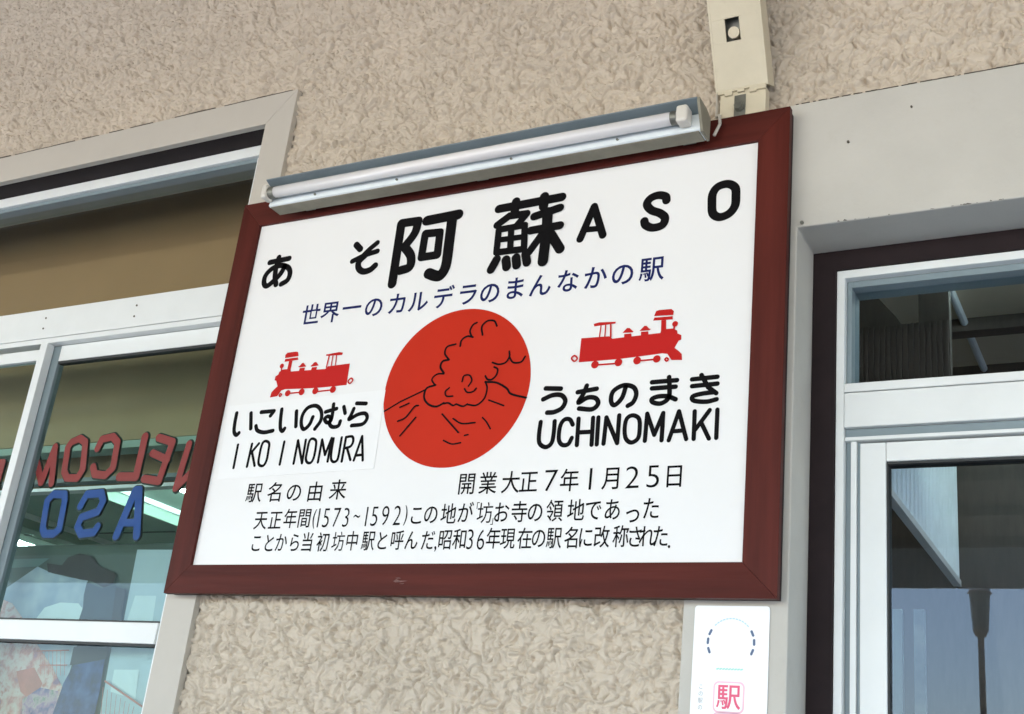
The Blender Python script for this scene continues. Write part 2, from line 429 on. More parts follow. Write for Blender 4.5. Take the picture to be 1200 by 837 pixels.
D['left_roman'] = [('l',0.0068,[(-2.037,2.1315),(-2.0368,2.0717)]),('l',0.0068,[(-1.9922,2.1314),(-1.9946,2.0732)]),('l',0.0068,[(-1.9704,2.1313),(-1.9924,2.105)]),('l',0.0067,[(-1.9871,2.1097),(-1.9708,2.0744)]),('o',0.0067,[(-1.9461,2.1356),(-1.9378,2.1286),(-1.9364,2.1105),(-1.9364,2.0876),(-1.9428,2.0739),(-1.9549,2.0747),(-1.961,2.0838),(-1.9619,2.1051),(-1.9609,2.1248),(-1.956,2.1352)]),('l',0.0066,[(-1.8919,2.1317),(-1.8933,2.0743)]),('l',0.0065,[(-1.8515,2.0747),(-1.8504,2.1328),(-1.8261,2.0745),(-1.8269,2.1328)]),('o',0.0064,[(-1.8034,2.1341),(-1.7952,2.1275),(-1.7931,2.1097),(-1.7938,2.0874),(-1.7996,2.0749),(-1.8103,2.0754),(-1.8169,2.0853),(-1.8171,2.1045),(-1.8161,2.1254),(-1.8118,2.1339)]),('l',0.0064,[(-1.7791,2.0746),(-1.778,2.1308),(-1.7617,2.0922),(-1.7503,2.1331),(-1.7508,2.0753)]),('s',0.0063,[(-1.7444,2.1321),(-1.7446,2.1041),(-1.742,2.0818),(-1.7341,2.0736),(-1.7243,2.0763),(-1.7215,2.0887),(-1.7214,2.1093),(-1.7211,2.1331)]),('l',0.0063,[(-1.7097,2.0734),(-1.7086,2.1334)]),('s',0.0063,[(-1.7086,2.1334),(-1.6909,2.1337),(-1.6858,2.1216),(-1.6919,2.1093),(-1.7096,2.1055)]),('l',0.0062,[(-1.7004,2.1057),(-1.6853,2.076)]),('l',0.0062,[(-1.6755,2.0747),(-1.6623,2.133),(-1.6499,2.0735)]),('l',0.0062,[(-1.6711,2.0863),(-1.6524,2.087)])]
D['right_kana'] = [('l',0.0107,[(-1.1905,2.2171),(-1.1536,2.2135)]),('s',0.0106,[(-1.1941,2.1919),(-1.172,2.1998),(-1.1512,2.1983),(-1.14,2.1849),(-1.1462,2.1688),(-1.1638,2.1606),(-1.1811,2.1602)]),('l',0.0104,[(-1.112,2.2024),(-1.0677,2.2069)]),('s',0.0104,[(-1.0918,2.2158),(-1.0982,2.1975),(-1.1085,2.1779),(-1.0873,2.1881),(-1.0682,2.1852),(-1.0615,2.1723),(-1.0748,2.1609),(-1.1052,2.1645)]),('s',0.0101,[(-1.0005,2.2057),(-1.0076,2.1812),(-1.0232,2.1666),(-1.0319,2.1772),(-1.0285,2.1981),(-1.0059,2.2099),(-0.9833,2.2043),(-0.9752,2.1884),(-0.9808,2.1705),(-0.9925,2.163)]),('l',0.0099,[(-0.9415,2.2118),(-0.8863,2.212)]),('l',0.0099,[(-0.9406,2.198),(-0.8885,2.1978)]),('s',0.0099,[(-0.9041,2.2203),(-0.9014,2.1943),(-0.9027,2.1736),(-0.9182,2.1631),(-0.9361,2.1666),(-0.9389,2.1744),(-0.9241,2.179),(-0.9041,2.1775),(-0.8868,2.1699)]),('l',0.0097,[(-0.8532,2.2112),(-0.7991,2.2125)]),('l',0.0097,[(-0.8523,2.1961),(-0.7984,2.1975)]),('l',0.0096,[(-0.8333,2.219),(-0.818,2.1916),(-0.7999,2.1769)]),('s',0.0096,[(-0.8047,2.1795),(-0.8319,2.1778),(-0.85,2.1732),(-0.8465,2.164),(-0.8201,2.1599),(-0.7986,2.1636)])]
D['right_roman'] = [('s',0.0097,[(-1.1946,2.1395),(-1.1955,2.1104),(-1.1918,2.0908),(-1.1768,2.0816),(-1.1637,2.0893),(-1.1604,2.1084),(-1.1608,2.1394)]),('s',0.0095,[(-1.1167,2.1289),(-1.1251,2.141),(-1.1381,2.1411),(-1.1464,2.1269),(-1.1467,2.098),(-1.1377,2.0849),(-1.1237,2.0853),(-1.1162,2.099)]),('l',0.0095,[(-1.1042,2.1416),(-1.1026,2.0823)]),('l',0.0094,[(-1.0703,2.1414),(-1.0684,2.0813)]),('l',0.0094,[(-1.102,2.1104),(-1.0702,2.1101)]),('l',0.0093,[(-1.058,2.1414),(-1.0566,2.0814)]),('l',0.0093,[(-1.0411,2.0821),(-1.0394,2.1402),(-1.0101,2.0819),(-1.0103,2.1429)]),('o',0.0091,[(-0.9793,2.1409),(-0.9653,2.1328),(-0.9619,2.112),(-0.9641,2.0899),(-0.9786,2.0814),(-0.9916,2.0914),(-0.9957,2.1141),(-0.9923,2.1345)]),('l',0.009,[(-0.9485,2.0835),(-0.9474,2.1426),(-0.9286,2.0953),(-0.9119,2.1417),(-0.9118,2.0826)]),('l',0.0088,[(-0.8962,2.0818),(-0.8777,2.1432),(-0.8588,2.0823)]),('l',0.0088,[(-0.8899,2.1004),(-0.8661,2.1012)]),('l',0.0088,[(-0.8438,2.1409),(-0.8428,2.0818)]),('l',0.0088,[(-0.8119,2.1414),(-0.8406,2.1012)]),('l',0.0087,[(-0.8287,2.1158),(-0.8107,2.0807)]),('l',0.0087,[(-0.7957,2.1414),(-0.7954,2.0813)])]
D['emblem'] = [('l',0.0042,[(-1.6103,2.1917),(-1.5699,2.2124),(-1.5029,2.238)]),('s',0.0053,[(-1.4781,2.2472),(-1.5015,2.2407),(-1.5048,2.2188),(-1.4911,2.2013),(-1.4688,2.1938),(-1.4489,2.2011)]),('s',0.0046,[(-1.4486,2.1995),(-1.4368,2.2003),(-1.4239,2.1934),(-1.4154,2.1961)]),('s',0.0046,[(-1.4154,2.1961),(-1.3967,2.1894),(-1.3857,2.194)]),('s',0.0045,[(-1.3855,2.1929),(-1.3617,2.1897),(-1.3434,2.2044),(-1.339,2.2283),(-1.3458,2.2451)]),('s',0.0042,[(-1.4799,2.2474),(-1.4901,2.262),(-1.4778,2.2739),(-1.4596,2.2735)]),('s',0.0054,[(-1.4598,2.2752),(-1.4713,2.2912),(-1.4672,2.3048),(-1.4507,2.3079)]),('s',0.0048,[(-1.4507,2.3079),(-1.464,2.3242),(-1.4603,2.3408),(-1.4379,2.3455)]),('s',0.0048,[(-1.4249,2.3392),(-1.4228,2.3542),(-1.4089,2.3624),(-1.3934,2.3586)]),('s',0.0048,[(-1.3966,2.3601),(-1.4034,2.3749),(-1.3976,2.3896),(-1.3875,2.3947)]),('s',0.0047,[(-1.3682,2.3617),(-1.3728,2.383),(-1.3596,2.3958),(-1.3416,2.3938),(-1.3329,2.3806)]),('s',0.0046,[(-1.3331,2.2903),(-1.3161,2.2844),(-1.2992,2.2873),(-1.291,2.3002),(-1.2926,2.314)]),('s',0.0045,[(-1.291,2.3002),(-1.2789,2.2856),(-1.259,2.2854),(-1.2502,2.2976)]),('s',0.0046,[(-1.327,2.2788),(-1.3175,2.2726),(-1.3187,2.2591),(-1.329,2.2491),(-1.3407,2.2501),(-1.3476,2.2588)]),('s',0.005,[(-1.3457,2.244),(-1.3163,2.24),(-1.2886,2.2245),(-1.2755,2.2102),(-1.2365,2.1983)]),('s',0.0041,[(-1.407,2.2499),(-1.4041,2.2634),(-1.3894,2.2638),(-1.3817,2.2506),(-1.3887,2.2375)]),('s',0.004,[(-1.3985,2.2318),(-1.3896,2.2224),(-1.375,2.2229),(-1.3672,2.2305)]),('s',0.0041,[(-1.4392,2.237),(-1.4487,2.2284),(-1.4434,2.2171),(-1.4271,2.2159)]),('l',0.0042,[(-1.5675,2.1983),(-1.5441,2.2067)]),('s',0.0042,[(-1.5681,2.1641),(-1.5477,2.1722),(-1.5272,2.1972),(-1.517,2.1993)]),('l',0.0041,[(-1.5558,2.1279),(-1.5198,2.1704)]),('l',0.004,[(-1.449,2.174),(-1.3997,2.1271)]),('s',0.004,[(-1.4181,2.1612),(-1.3939,2.148),(-1.359,2.148)]),('l',0.0039,[(-1.3313,2.1998),(-1.291,2.1837)]),('s',0.0039,[(-1.342,2.1591),(-1.3302,2.1478),(-1.3184,2.1313)]),('s',0.0039,[(-1.4367,2.1106),(-1.4135,2.1009),(-1.3904,2.1028)]),('l',0.0039,[(-1.3829,2.1192),(-1.3738,2.1208)])]
D['train_polys'] = [[(-1.1153,2.3288),(-1.0484,2.327),(-1.0407,2.3205),(-0.9304,2.3228),(-0.9286,2.3307),(-0.9019,2.3303),(-0.8925,2.3246),(-0.8911,2.3175),(-0.8827,2.3134),(-0.8821,2.3026),(-0.8879,2.3009),(-0.896,2.2854),(-0.8865,2.2776),(-0.8793,2.2701),(-0.8776,2.2562),(-0.9011,2.2582),(-0.9111,2.273),(-0.9227,2.2754),(-0.9663,2.2733),(-1.0224,2.2713),(-1.0895,2.2716),(-1.1163,2.2721),(-1.116,2.2845)],[(-1.0887,2.3602),(-1.0757,2.3627),(-1.0358,2.36),(-1.0364,2.3557),(-1.0862,2.3541)],[(-1.0129,2.3188),(-1.0136,2.3284),(-0.9971,2.3286),(-0.9953,2.318)],[(-1.0177,2.3316),(-1.0134,2.3369),(-1.0081,2.3421),(-1.0018,2.3415),(-0.9967,2.3362),(-0.9922,2.3324),(-0.9948,2.3303)],[(-0.9743,2.3197),(-0.975,2.3297),(-0.9582,2.3294),(-0.9566,2.3198)],[(-0.9785,2.332),(-0.9733,2.3376),(-0.9676,2.3432),(-0.9628,2.3427),(-0.9568,2.3359),(-0.952,2.334),(-0.9555,2.3315)],[(-0.9288,2.3199),(-0.93,2.3521),(-0.9189,2.3518),(-0.9173,2.3272)],[(-0.9486,2.3531),(-0.9458,2.36),(-0.9046,2.3588),(-0.9041,2.3512)],[(-0.947,2.3634),(-0.9431,2.3749),(-0.9362,2.3766),(-0.9084,2.3759),(-0.9026,2.3705),(-0.9034,2.3615)]]
D['train_discs'] = [((-0.898,2.3402),0.0065),((-1.0766,2.2629),0.0089),((-1.0217,2.2633),0.0089),((-0.9786,2.2637),0.0089),((-0.9342,2.2635),0.0084)]
D['train_lines'] = [('l',0.0029,[(-1.07,2.3534),(-1.0713,2.3284)]),('l',0.0029,[(-1.0589,2.3532),(-1.0586,2.3271)]),('l',0.0039,[(-1.0468,2.3539),(-1.0444,2.3247)]),('l',0.0038,[(-1.0765,2.2619),(-1.0216,2.2609)]),('l',0.0037,[(-0.9785,2.2628),(-0.9342,2.2626)]),('l',0.0042,[(-0.8987,2.337),(-0.8998,2.3254)]),('o',0.0039,[(-1.1277,2.2884),(-1.1201,2.281),(-1.1264,2.2749),(-1.134,2.2823)]),('o',0.0037,[(-0.9119,2.2638),(-0.908,2.2598),(-0.9114,2.2564),(-0.9153,2.2604)])]
D['G_navy'] = [('世',(-1.8818,2.4675)),('界',(-1.822,2.4683)),('一',(-1.7563,2.473)),('の',(-1.6899,2.4685)),('カ',(-1.6221,2.4692)),('ル',(-1.5603,2.4683)),('デ',(-1.4889,2.4704)),('ラ',(-1.4222,2.4707)),('の',(-1.3634,2.4682)),('ま',(-1.2961,2.4711)),('ん',(-1.2317,2.471)),('な',(-1.162,2.4731)),('か',(-1.0937,2.473)),('の',(-1.0287,2.4732)),('駅',(-0.9605,2.4768))]
D['G_origin'] = [('駅',(-1.9567,2.0053)),('名',(-1.8949,2.0045)),('の',(-1.8353,2.0026)),('由',(-1.773,2.0018)),('来',(-1.7074,2.0044))]
D['G_opening'] = [('開',(-1.3616,2.0062)),('業',(-1.3082,2.0057)),('大',(-1.2522,2.0055)),('正',(-1.2087,2.0053)),('7',(-1.1558,2.0065)),('年',(-1.1122,2.0049)),('1',(-1.064,2.0066)),('月',(-1.0192,2.0058)),('2',(-0.9702,2.0065)),('5',(-0.9251,2.0065)),('日',(-0.8795,2.0052))]
D['G_a'] = [('天',(-1.9203,1.9366)),('正',(-1.8765,1.9356)),('年',(-1.8327,1.9383)),('間',(-1.7912,1.9386)),('(',(-1.7625,1.9368)),('1',(-1.7501,1.9389)),('5',(-1.7286,1.9384)),('7',(-1.699,1.9389)),('3',(-1.6722,1.9383)),('~',(-1.6424,1.9402)),('1',(-1.6155,1.939)),('5',(-1.5937,1.939)),('9',(-1.5645,1.9399)),('2',(-1.5324,1.9397)),(')',(-1.5096,1.9392)),('こ',(-1.4809,1.9385)),('の',(-1.444,1.9397)),('地',(-1.3986,1.9391)),('が',(-1.3556,1.9407)),('「',(-1.3262,1.9569)),('坊',(-1.3073,1.9392)),('」',(-1.2878,1.9208)),('お',(-1.2658,1.9393)),('寺',(-1.2238,1.9393)),('の',(-1.1857,1.9384)),('領',(-1.1403,1.9398)),('地',(-1.0912,1.9397)),('で',(-1.0516,1.9393)),('あ',(-1.0089,1.9392)),('っ',(-0.9639,1.9309)),('た',(-0.9247,1.9391))]
D['G_b'] = [('こ',(-1.921,1.881)),('と',(-1.882,1.8805)),('か',(-1.8467,1.8812)),('ら',(-1.8071,1.8808)),('当',(-1.7712,1.8815)),('初',(-1.727,1.8809)),('坊',(-1.6836,1.8815)),('中',(-1.645,1.8822)),('駅',(-1.6006,1.8822)),('と',(-1.5621,1.8817)),('呼',(-1.5228,1.8825)),('ん',(-1.4853,1.882)),('だ',(-1.4424,1.8814)),(',',(-1.4211,1.8623)),('昭',(-1.3989,1.8821)),('和',(-1.3632,1.8829)),('3',(-1.3362,1.8825)),('6',(-1.3095,1.8814)),('年',(-1.2793,1.8831)),('現',(-1.2444,1.8826)),('在',(-1.204,1.882)),('の',(-1.1714,1.8826)),('駅',(-1.1355,1.8821)),('名',(-1.0967,1.8816)),('に',(-1.0632,1.8821)),('改',(-1.0277,1.8826)),('称',(-0.9862,1.883)),('さ',(-0.9548,1.8816)),('れ',(-0.9293,1.8822)),('た',(-0.9008,1.8818)),('.',(-0.8817,1.8615))]
D['W'] = [('l',0.023,[(-2.97,2.103),(-2.977,2.205),(-2.921,2.118),(-2.901,2.227),(-2.877,2.114)]),('c',0.023,[(-2.836,2.238),(-2.805,2.248),(-2.779,2.235),(-2.762,2.151),(-2.776,2.126),(-2.818,2.128),(-2.836,2.148),(-2.846,2.222)]),('l',0.023,[(-2.723,2.213),(-2.714,2.24),(-2.672,2.246),(-2.648,2.228),(-2.642,2.151),(-2.665,2.13),(-2.709,2.135),(-2.722,2.157)]),('l',0.0254,[(-2.545,2.239),(-2.545,2.121),(-2.609,2.124)]),('l',0.023,[(-2.491,2.233),(-2.435,2.217),(-2.455,2.105),(-2.512,2.114)]),('l',0.0218,[(-2.441,2.166),(-2.502,2.188)]),('l',0.0218,[(-2.372,2.208),(-2.387,2.083),(-2.33,2.138),(-2.301,2.065),(-2.283,2.182)]),('l',0.023,[(-3.177,2.185),(-3.112,2.188),(-3.112,2.102),(-3.17,2.104)]),('l',0.0218,[(-3.113,2.148),(-3.163,2.15)])]
D['B'] = [('c',0.0236,[(-2.854,2.08),(-2.809,2.078),(-2.802,2.059),(-2.796,1.975),(-2.814,1.962),(-2.851,1.963),(-2.864,1.979),(-2.874,2.061)]),('l',0.0236,[(-2.734,2.041),(-2.719,2.075),(-2.662,2.077),(-2.648,2.054),(-2.659,2.023),(-2.719,2.008),(-2.725,1.982),(-2.704,1.96),(-2.655,1.964),(-2.646,1.98)]),('l',0.026,[(-2.567,1.953),(-2.533,2.08),(-2.519,2.08),(-2.49,1.952)]),('l',0.0212,[(-2.551,1.989),(-2.499,1.988)])]
D['painted_reflection'] = [('pale_blue',[(-2.548,1.931),(-2.4,1.929),(-2.394,1.666),(-2.388,1.488),(-2.55,1.479),(-2.563,1.661),(-2.54,1.732)]),('pale_white',[(-2.517,1.803),(-2.44,1.803),(-2.434,1.731),(-2.528,1.729)]),('pale_white',[(-2.534,1.604),(-2.444,1.607),(-2.436,1.531),(-2.531,1.547)]),('haze_blue',[(-3.083,1.793),(-2.926,1.884),(-2.857,1.864),(-2.78,1.852),(-2.71,1.844),(-2.703,1.813),(-2.701,1.723),(-2.691,1.658),(-2.701,1.55),(-2.985,1.538)]),('pale_white',[(-2.888,1.721),(-2.855,1.766),(-2.796,1.781),(-2.724,1.779),(-2.693,1.757),(-2.69,1.725),(-2.704,1.674),(-2.87,1.692)]),('grey_green',[(-3.061,1.906),(-2.884,1.908),(-2.922,1.884),(-3.056,1.879)]),('rose',[(-3.085,1.799),(-2.991,1.776),(-2.935,1.736),(-2.852,1.665),(-2.765,1.601),(-2.709,1.55),(-2.712,1.47),(-2.954,1.458)]),('red_brown',[(-2.904,1.586),(-2.836,1.599),(-2.789,1.557),(-2.802,1.503),(-2.868,1.532)]),('violet',[(-2.852,1.511),(-2.793,1.546),(-2.72,1.539),(-2.712,1.47),(-2.835,1.464)]),('hair',[(-2.824,1.887),(-2.807,1.91),(-2.763,1.921),(-2.712,1.912),(-2.68,1.886),(-2.604,1.863),(-2.606,1.835),(-2.637,1.823),(-2.689,1.841),(-2.738,1.846),(-2.772,1.852),(-2.806,1.858),(-2.874,1.867),(-2.887,1.893)]),('jacket',[(-2.708,1.838),(-2.644,1.821),(-2.593,1.83),(-2.558,1.813),(-2.54,1.729),(-2.706,1.726),(-2.7,1.768),(-2.708,1.801)]),('hair',[(-2.591,1.824),(-2.551,1.819),(-2.547,1.729),(-2.58,1.728)]),('hair',[(-2.699,1.658),(-2.557,1.678),(-2.568,1.629),(-2.698,1.609)]),('blue_cloth',[(-2.683,1.61),(-2.572,1.629),(-2.564,1.545),(-2.564,1.478),(-2.72,1.47),(-2.705,1.561)])]
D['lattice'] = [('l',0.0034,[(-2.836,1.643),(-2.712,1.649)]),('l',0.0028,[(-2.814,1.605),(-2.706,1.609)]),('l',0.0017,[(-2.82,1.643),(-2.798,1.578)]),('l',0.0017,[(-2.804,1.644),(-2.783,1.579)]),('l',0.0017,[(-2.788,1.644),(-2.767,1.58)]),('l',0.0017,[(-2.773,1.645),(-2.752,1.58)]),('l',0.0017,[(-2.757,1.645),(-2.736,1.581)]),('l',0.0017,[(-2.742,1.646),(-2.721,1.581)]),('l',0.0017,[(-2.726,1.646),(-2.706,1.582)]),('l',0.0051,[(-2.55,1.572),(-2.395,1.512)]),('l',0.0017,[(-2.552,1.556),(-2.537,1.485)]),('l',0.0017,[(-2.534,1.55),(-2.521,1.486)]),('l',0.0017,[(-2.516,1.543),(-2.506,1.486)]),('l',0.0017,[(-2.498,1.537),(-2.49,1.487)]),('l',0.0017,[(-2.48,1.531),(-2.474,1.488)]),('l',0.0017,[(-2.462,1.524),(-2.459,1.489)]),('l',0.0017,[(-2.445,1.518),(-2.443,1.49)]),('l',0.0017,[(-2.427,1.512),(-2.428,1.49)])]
# ================================================================== SETTING
bm = bmesh.new(); abox(bm, -600, 600, -600, 600, -0.3, -0.12)
tag(obj('ground', bm, mat('ground_gravel', (0.32, 0.29, 0.25), 0.9, var=0.15, vscale=0.5, bump=0.4, bscale=12)), kind='structure')
tag(box('platform', -30, 30, -7.0, 2.30, -0.119, 0.0, M['concrete'], bevel=0.01), kind='structure')

# ================================================================== STATION BUILDING
bld = thing('station_building', 'cream stucco station wall with white aluminium window and glazed doorway around the name sign', 'building', (0, 2.25, 0))
Y = 2.25

# stucco: real relief from layered noise (trowelled lumps with torn edges)
def vnoise(x, z, s, seed):
    rs = np.random.RandomState(seed)
    N = 512
    ang = rs.rand(N, N) * 2 * np.pi
    gx, gz = np.cos(ang), np.sin(ang)
    u = x / s + 1000.0; v = z / s + 1000.0
    i = np.floor(u).astype(int); j = np.floor(v).astype(int)
    fu = u - i; fv = v - j
    def g(a, b, du, dv):
        return gx[a % N, b % N] * du + gz[a % N, b % N] * dv
    su = fu * fu * fu * (fu * (fu * 6 - 15) + 10); sv = fv * fv * fv * (fv * (fv * 6 - 15) + 10)
    n00 = g(i, j, fu, fv); n10 = g(i + 1, j, fu - 1, fv); n01 = g(i, j + 1, fu, fv - 1); n11 = g(i + 1, j + 1, fu - 1, fv - 1)
    return 1.4 * ((n00 * (1 - su) + n10 * su) * (1 - sv) + (n01 * (1 - su) + n11 * su) * sv)

def smooth01(t):
    t = np.clip(t, 0, 1)
    return t * t * (3 - 2 * t)

def stucco_height(x, z):
    """flattened trowelled lumps: stepped edges of varying height over a gentle swell (metres)"""
    wx = x + 0.010 * vnoise(x, z, 0.040, 1) + 0.003 * vnoise(x, z, 0.013, 2)
    wz = z + 0.010 * vnoise(x, z, 0.040, 3) + 0.003 * vnoise(x, z, 0.013, 4)
    h = 0.0020 * vnoise(x, z, 0.085, 7) + 0.0008 * vnoise(wx, wz, 0.030, 8) + 0.0005 * vnoise(x, z, 0.010, 9) + 0.0003 * vnoise(x, z, 0.0055, 12)
    for s, thr, hh, seed in ((0.052, 0.02, 0.0036, 20), (0.036, 0.10, 0.0034, 30), (0.027, -0.10, 0.0030, 40), (0.020, 0.14, 0.0024, 50)):
        n_ = vnoise(wx, wz * 1.15, s, seed)
        mod = smooth01(0.68 + 1.3 * vnoise(x, z, s * 1.3, seed + 1))
        h = h + 0.8 * hh * mod * smooth01((n_ - thr) / 0.12)
        # thin torn groove at the foot of some edges
        h = h - 1.25 * hh * mod * np.exp(-((n_ - thr + 0.04) / (0.0030 / s)) ** 2)
    return np.maximum(h - 0.0045, -0.0130) * STUCCO_AMP

STUCCO_AMP = 1.55
def stucco_sheet(name, x0, x1, z0, z1, step, parent):
    nx = int((x1 - x0) / step) + 1; nz = int((z1 - z0) / step) + 1
    X, Zc = np.meshgrid(np.linspace(x0, x1, nx), np.linspace(z0, z1, nz), indexing='ij')
    H = stucco_height(X, Zc)
    co = np.stack([X, Y - H + 0.002, Zc], -1).reshape(-1, 3).astype(np.float32)
    idx = np.arange(nx * nz).reshape(nx, nz)
    q = np.stack([idx[:-1, :-1], idx[1:, :-1], idx[1:, 1:], idx[:-1, 1:]], -1).reshape(-1, 4).astype(np.int32)
    me = bpy.data.meshes.new(name)
    me.vertices.add(len(co)); me.vertices.foreach_set('co', co.ravel())
    me.loops.add(q.size); me.loops.foreach_set('vertex_index', q.ravel())
    me.polygons.add(len(q)); me.polygons.foreach_set('loop_start', np.arange(0, q.size, 4, dtype=np.int32))
    me.update(calc_edges=True)
    me.polygons.foreach_set('use_smooth', np.ones(len(q), dtype=bool))
    me.materials.append(M['stucco'])
    o = bpy.data.objects.new(name, me); COL.objects.link(o)
    set_parent(o, parent)
    return o

wall = box('wall', -2.134, -0.860, 2.278, 2.42, 0.0, 3.205, M['stucco'], bld)
box('wall', -6.0, 3.0, 2.285, 2.42, 3.205, 4.6, M['interior'], bld)
box('wall', -6.0, -2.19, 2.262, 2.42, 0.0, 0.9, M['interior'], bld)
stucco_sheet('stucco_coat', -2.104, -0.855, 1.40, 1.80, 0.0023, bld)       # below the sign
stucco_sheet('stucco_coat', -2.104, -0.62, 2.79, 3.212, 0.0023, bld)       # just above the sign
stucco_sheet('stucco_coat', -3.9, -2.104, 3.2145, 4.149, 0.0027, bld)       # above the window
stucco_sheet('stucco_coat', -2.104, 0.1, 3.212, 4.149, 0.0026, bld)         # top
stucco_sheet('stucco_coat', -0.62, 0.1, 2.855, 3.212, 0.0024, bld)         # above the door lintel
stucco_sheet('stucco_coat', -5.2, -3.9, 3.2145, 4.149, 0.006, bld)
stucco_sheet('stucco_coat', 0.1, 1.8, 2.855, 4.149, 0.006, bld)
box('stucco_coat', -6.0, -5.2, 2.248, 2.262, 3.2145, 4.149, M['stucco'], bld)
box('stucco_coat', 1.8, 3.0, 2.248, 2.262, 2.855, 4.149, M['stucco'], bld)
box('stucco_coat', -2.104, -0.86, 2.248, 2.26, 0.0, 1.40, M['stucco'], bld)
box('stucco_coat', -2.104, -0.86, 2.250, 2.26, 1.80, 2.79, M['stucco'], bld)

# smooth render round the doorway
prism('door_surround', [(-0.857, 0.0), (-0.650, 0.0), (-0.650, 2.548), (3.0, 2.548), (3.0, 2.853), (-0.857, 2.853)], 2.240, 2.40, M['render'], bld, bevel=0.003)
bm = bmesh.new()
for i in range(70):                                   # crumbly line where the stucco meets the smooth band
    x = -0.66 + i * 0.0125
    abox(bm, x, x + 0.0125 * random.choice((0.5, 1, 1)), 2.2395, 2.25, 2.853, 2.8533 + random.random() * 0.0012)
tag(obj('grime_line', bm, M['grime'], bld), kind='stuff')
cyl('nail_hole', (-0.545, 2.236, 2.735), (-0.545, 2.25, 2.735), 0.0028, M['grime'], bld, 8)
cyl('nail_hole', (-0.415, 2.236, 2.795), (-0.415, 2.25, 2.795), 0.0022, M['grime'], bld, 8)
cyl('screw', (-0.640, 2.236, 2.557), (-0.640, 2.244, 2.557), 0.004, M['steel'], bld, 10)

# ---- left window: mitred casing, frame, two sliding sashes, transom light
win = thing('window', None, None, (-3.1, 2.25, 1.0)); set_parent(win, bld)
OX, IX, OT, IT = -2.104, -2.200, 3.212, 3.115
casing_side = prism('casing', [(OX, 0.9), (OX, OT), (IX, IT), (IX, 0.9)], 2.241, 2.262, M['casing'], win, bevel=0.0015)
prism('casing', [(OX - 0.0006, OT), (-5.0, OT), (-5.0, IT), (IX - 0.0006, IT)], 2.241, 2.262, M['casing'], win, bevel=0.0015)
bm = bmesh.new()
x = OX - 0.02
while x > -4.6:                                       # black crack between casing and stucco
    L = random.uniform(0.02, 0.07)
    if random.random() < 0.8: abox(bm, x - L, x, 2.2405, 2.25, OT, OT + random.uniform(0.001, 0.004))
    x -= L
tag(obj('crack_line', bm, M['grime'], win), kind='stuff')
extrude_x('soffit_lining', [(2.262, 3.115), (2.42, 3.115), (2.42, 3.205), (2.262, 3.205)], -5.0, -2.190, M['brown'], win)
box('jamb_lining', -2.1995, -2.135, 2.263, 2.42, 0.9, 3.114, M['brown'], win)
fr = 2.33
box('head_rail', -5.0, -2.202, fr, 2.42, 3.080, 3.1145, M['alu'], win, bevel=0.002)
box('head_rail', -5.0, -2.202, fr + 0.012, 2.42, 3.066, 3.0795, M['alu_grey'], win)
box('transom_rail', -5.0, -2.202, fr, 2.42, 2.566, 2.665, M['alu'], win, bevel=0.002)
box('transom_rail', -5.0, -2.202, fr + 0.002, 2.42, 2.548, 2.5645, M['alu'], win, bevel=0.0015)
box('side_stile', -2.300, -2.202, fr + 0.01, 2.42, 0.9, 3.079, M['alu'], win, bevel=0.002)
for sx in (-3.024, -2.643, -3.405):
    for sz in (2.634, 2.599):
        cyl('rivet', (sx, fr - 0.0015, sz), (sx, fr + 0.004, sz), 0.0032, M['grime'], win, 10)
box('pane', -5.0, -2.30, 2.372, 2.376, 2.665, 3.068, M['glass_top'], win)
# right hand sash (rear track)
box('sash_rail', -2.955, -2.301, 2.358, 2.384, 2.496, 2.546, M['alu'], win, bevel=0.0015)
box('sash_seal', -2.955, -2.301, 2.360, 2.380, 2.488, 2.4955, M['rubber'], win)
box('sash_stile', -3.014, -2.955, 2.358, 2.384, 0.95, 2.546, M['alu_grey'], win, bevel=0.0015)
box('sash_stile', -2.318, -2.3005, 2.3575, 2.384, 0.95, 2.4955, M['alu'], win, bevel=0.0015)
box('sash_rail', -2.954, -2.3185, 2.352, 2.384, 1.660, 1.714, M['alu'], win, bevel=0.002)
box('sash_seal', -2.954, -2.3185, 2.3565, 2.380, 1.6535, 1.6595, M['rubber'], win)
box('sash_seal', -2.954, -2.3185, 2.3565, 2.380, 1.7145, 1.7190, M['rubber'], win)
box('pane', -2.954, -2.3185, 2.368, 2.372, 1.715, 2.4955, M['glass_win'], win)
box('pane', -2.954, -2.3185, 2.368, 2.372, 0.95, 1.6595, M['glass_win'], win)
# left hand sash (front track)
box('sash_stile', -3.014, -2.984, 2.328, 2.3565, 0.95, 2.547, M['alu'], win, bevel=0.0015)
box('sash_rail', -4.0, -3.0145, 2.330, 2.3565, 2.492, 2.528, M['alu'], win, bevel=0.0015)
box('sash_rail', -4.0, -3.0145, 2.330, 2.3565, 1.660, 1.714, M['alu'], win, bevel=0.0015)
box('pane', -4.0, -3.0145, 2.342, 2.346, 0.95, 2.4915, M['glass_win'], win)
# reversed vinyl lettering on the inside of the glass
def split(items, counts):
    k = 0
    for c in counts:
        yield items[k:k + c]; k += c
for key, counts, m_, first in (('W', (1, 1, 1, 1, 2, 1, 2), 'decal_red', 'red letter, reversed, of the arched WELCOME'), ('B', (1, 1, 2), 'decal_blue', 'blue letter, reversed, of the word ASO')):
    for it in split(D[key], counts):
        bm = bmesh.new(); strokes(bm, it, 2.3815 if key == 'W' else 2.3795, 0.00008)
        lo = tag(obj('letter', bm, M[m_], win), first)
        bm = bmesh.new(); strokes(bm, it, 2.3860 if key == 'W' else 2.3835, 0.00008, 40, 0.009)
        obj('letter_outline', bm, M['decal_edge'], win)

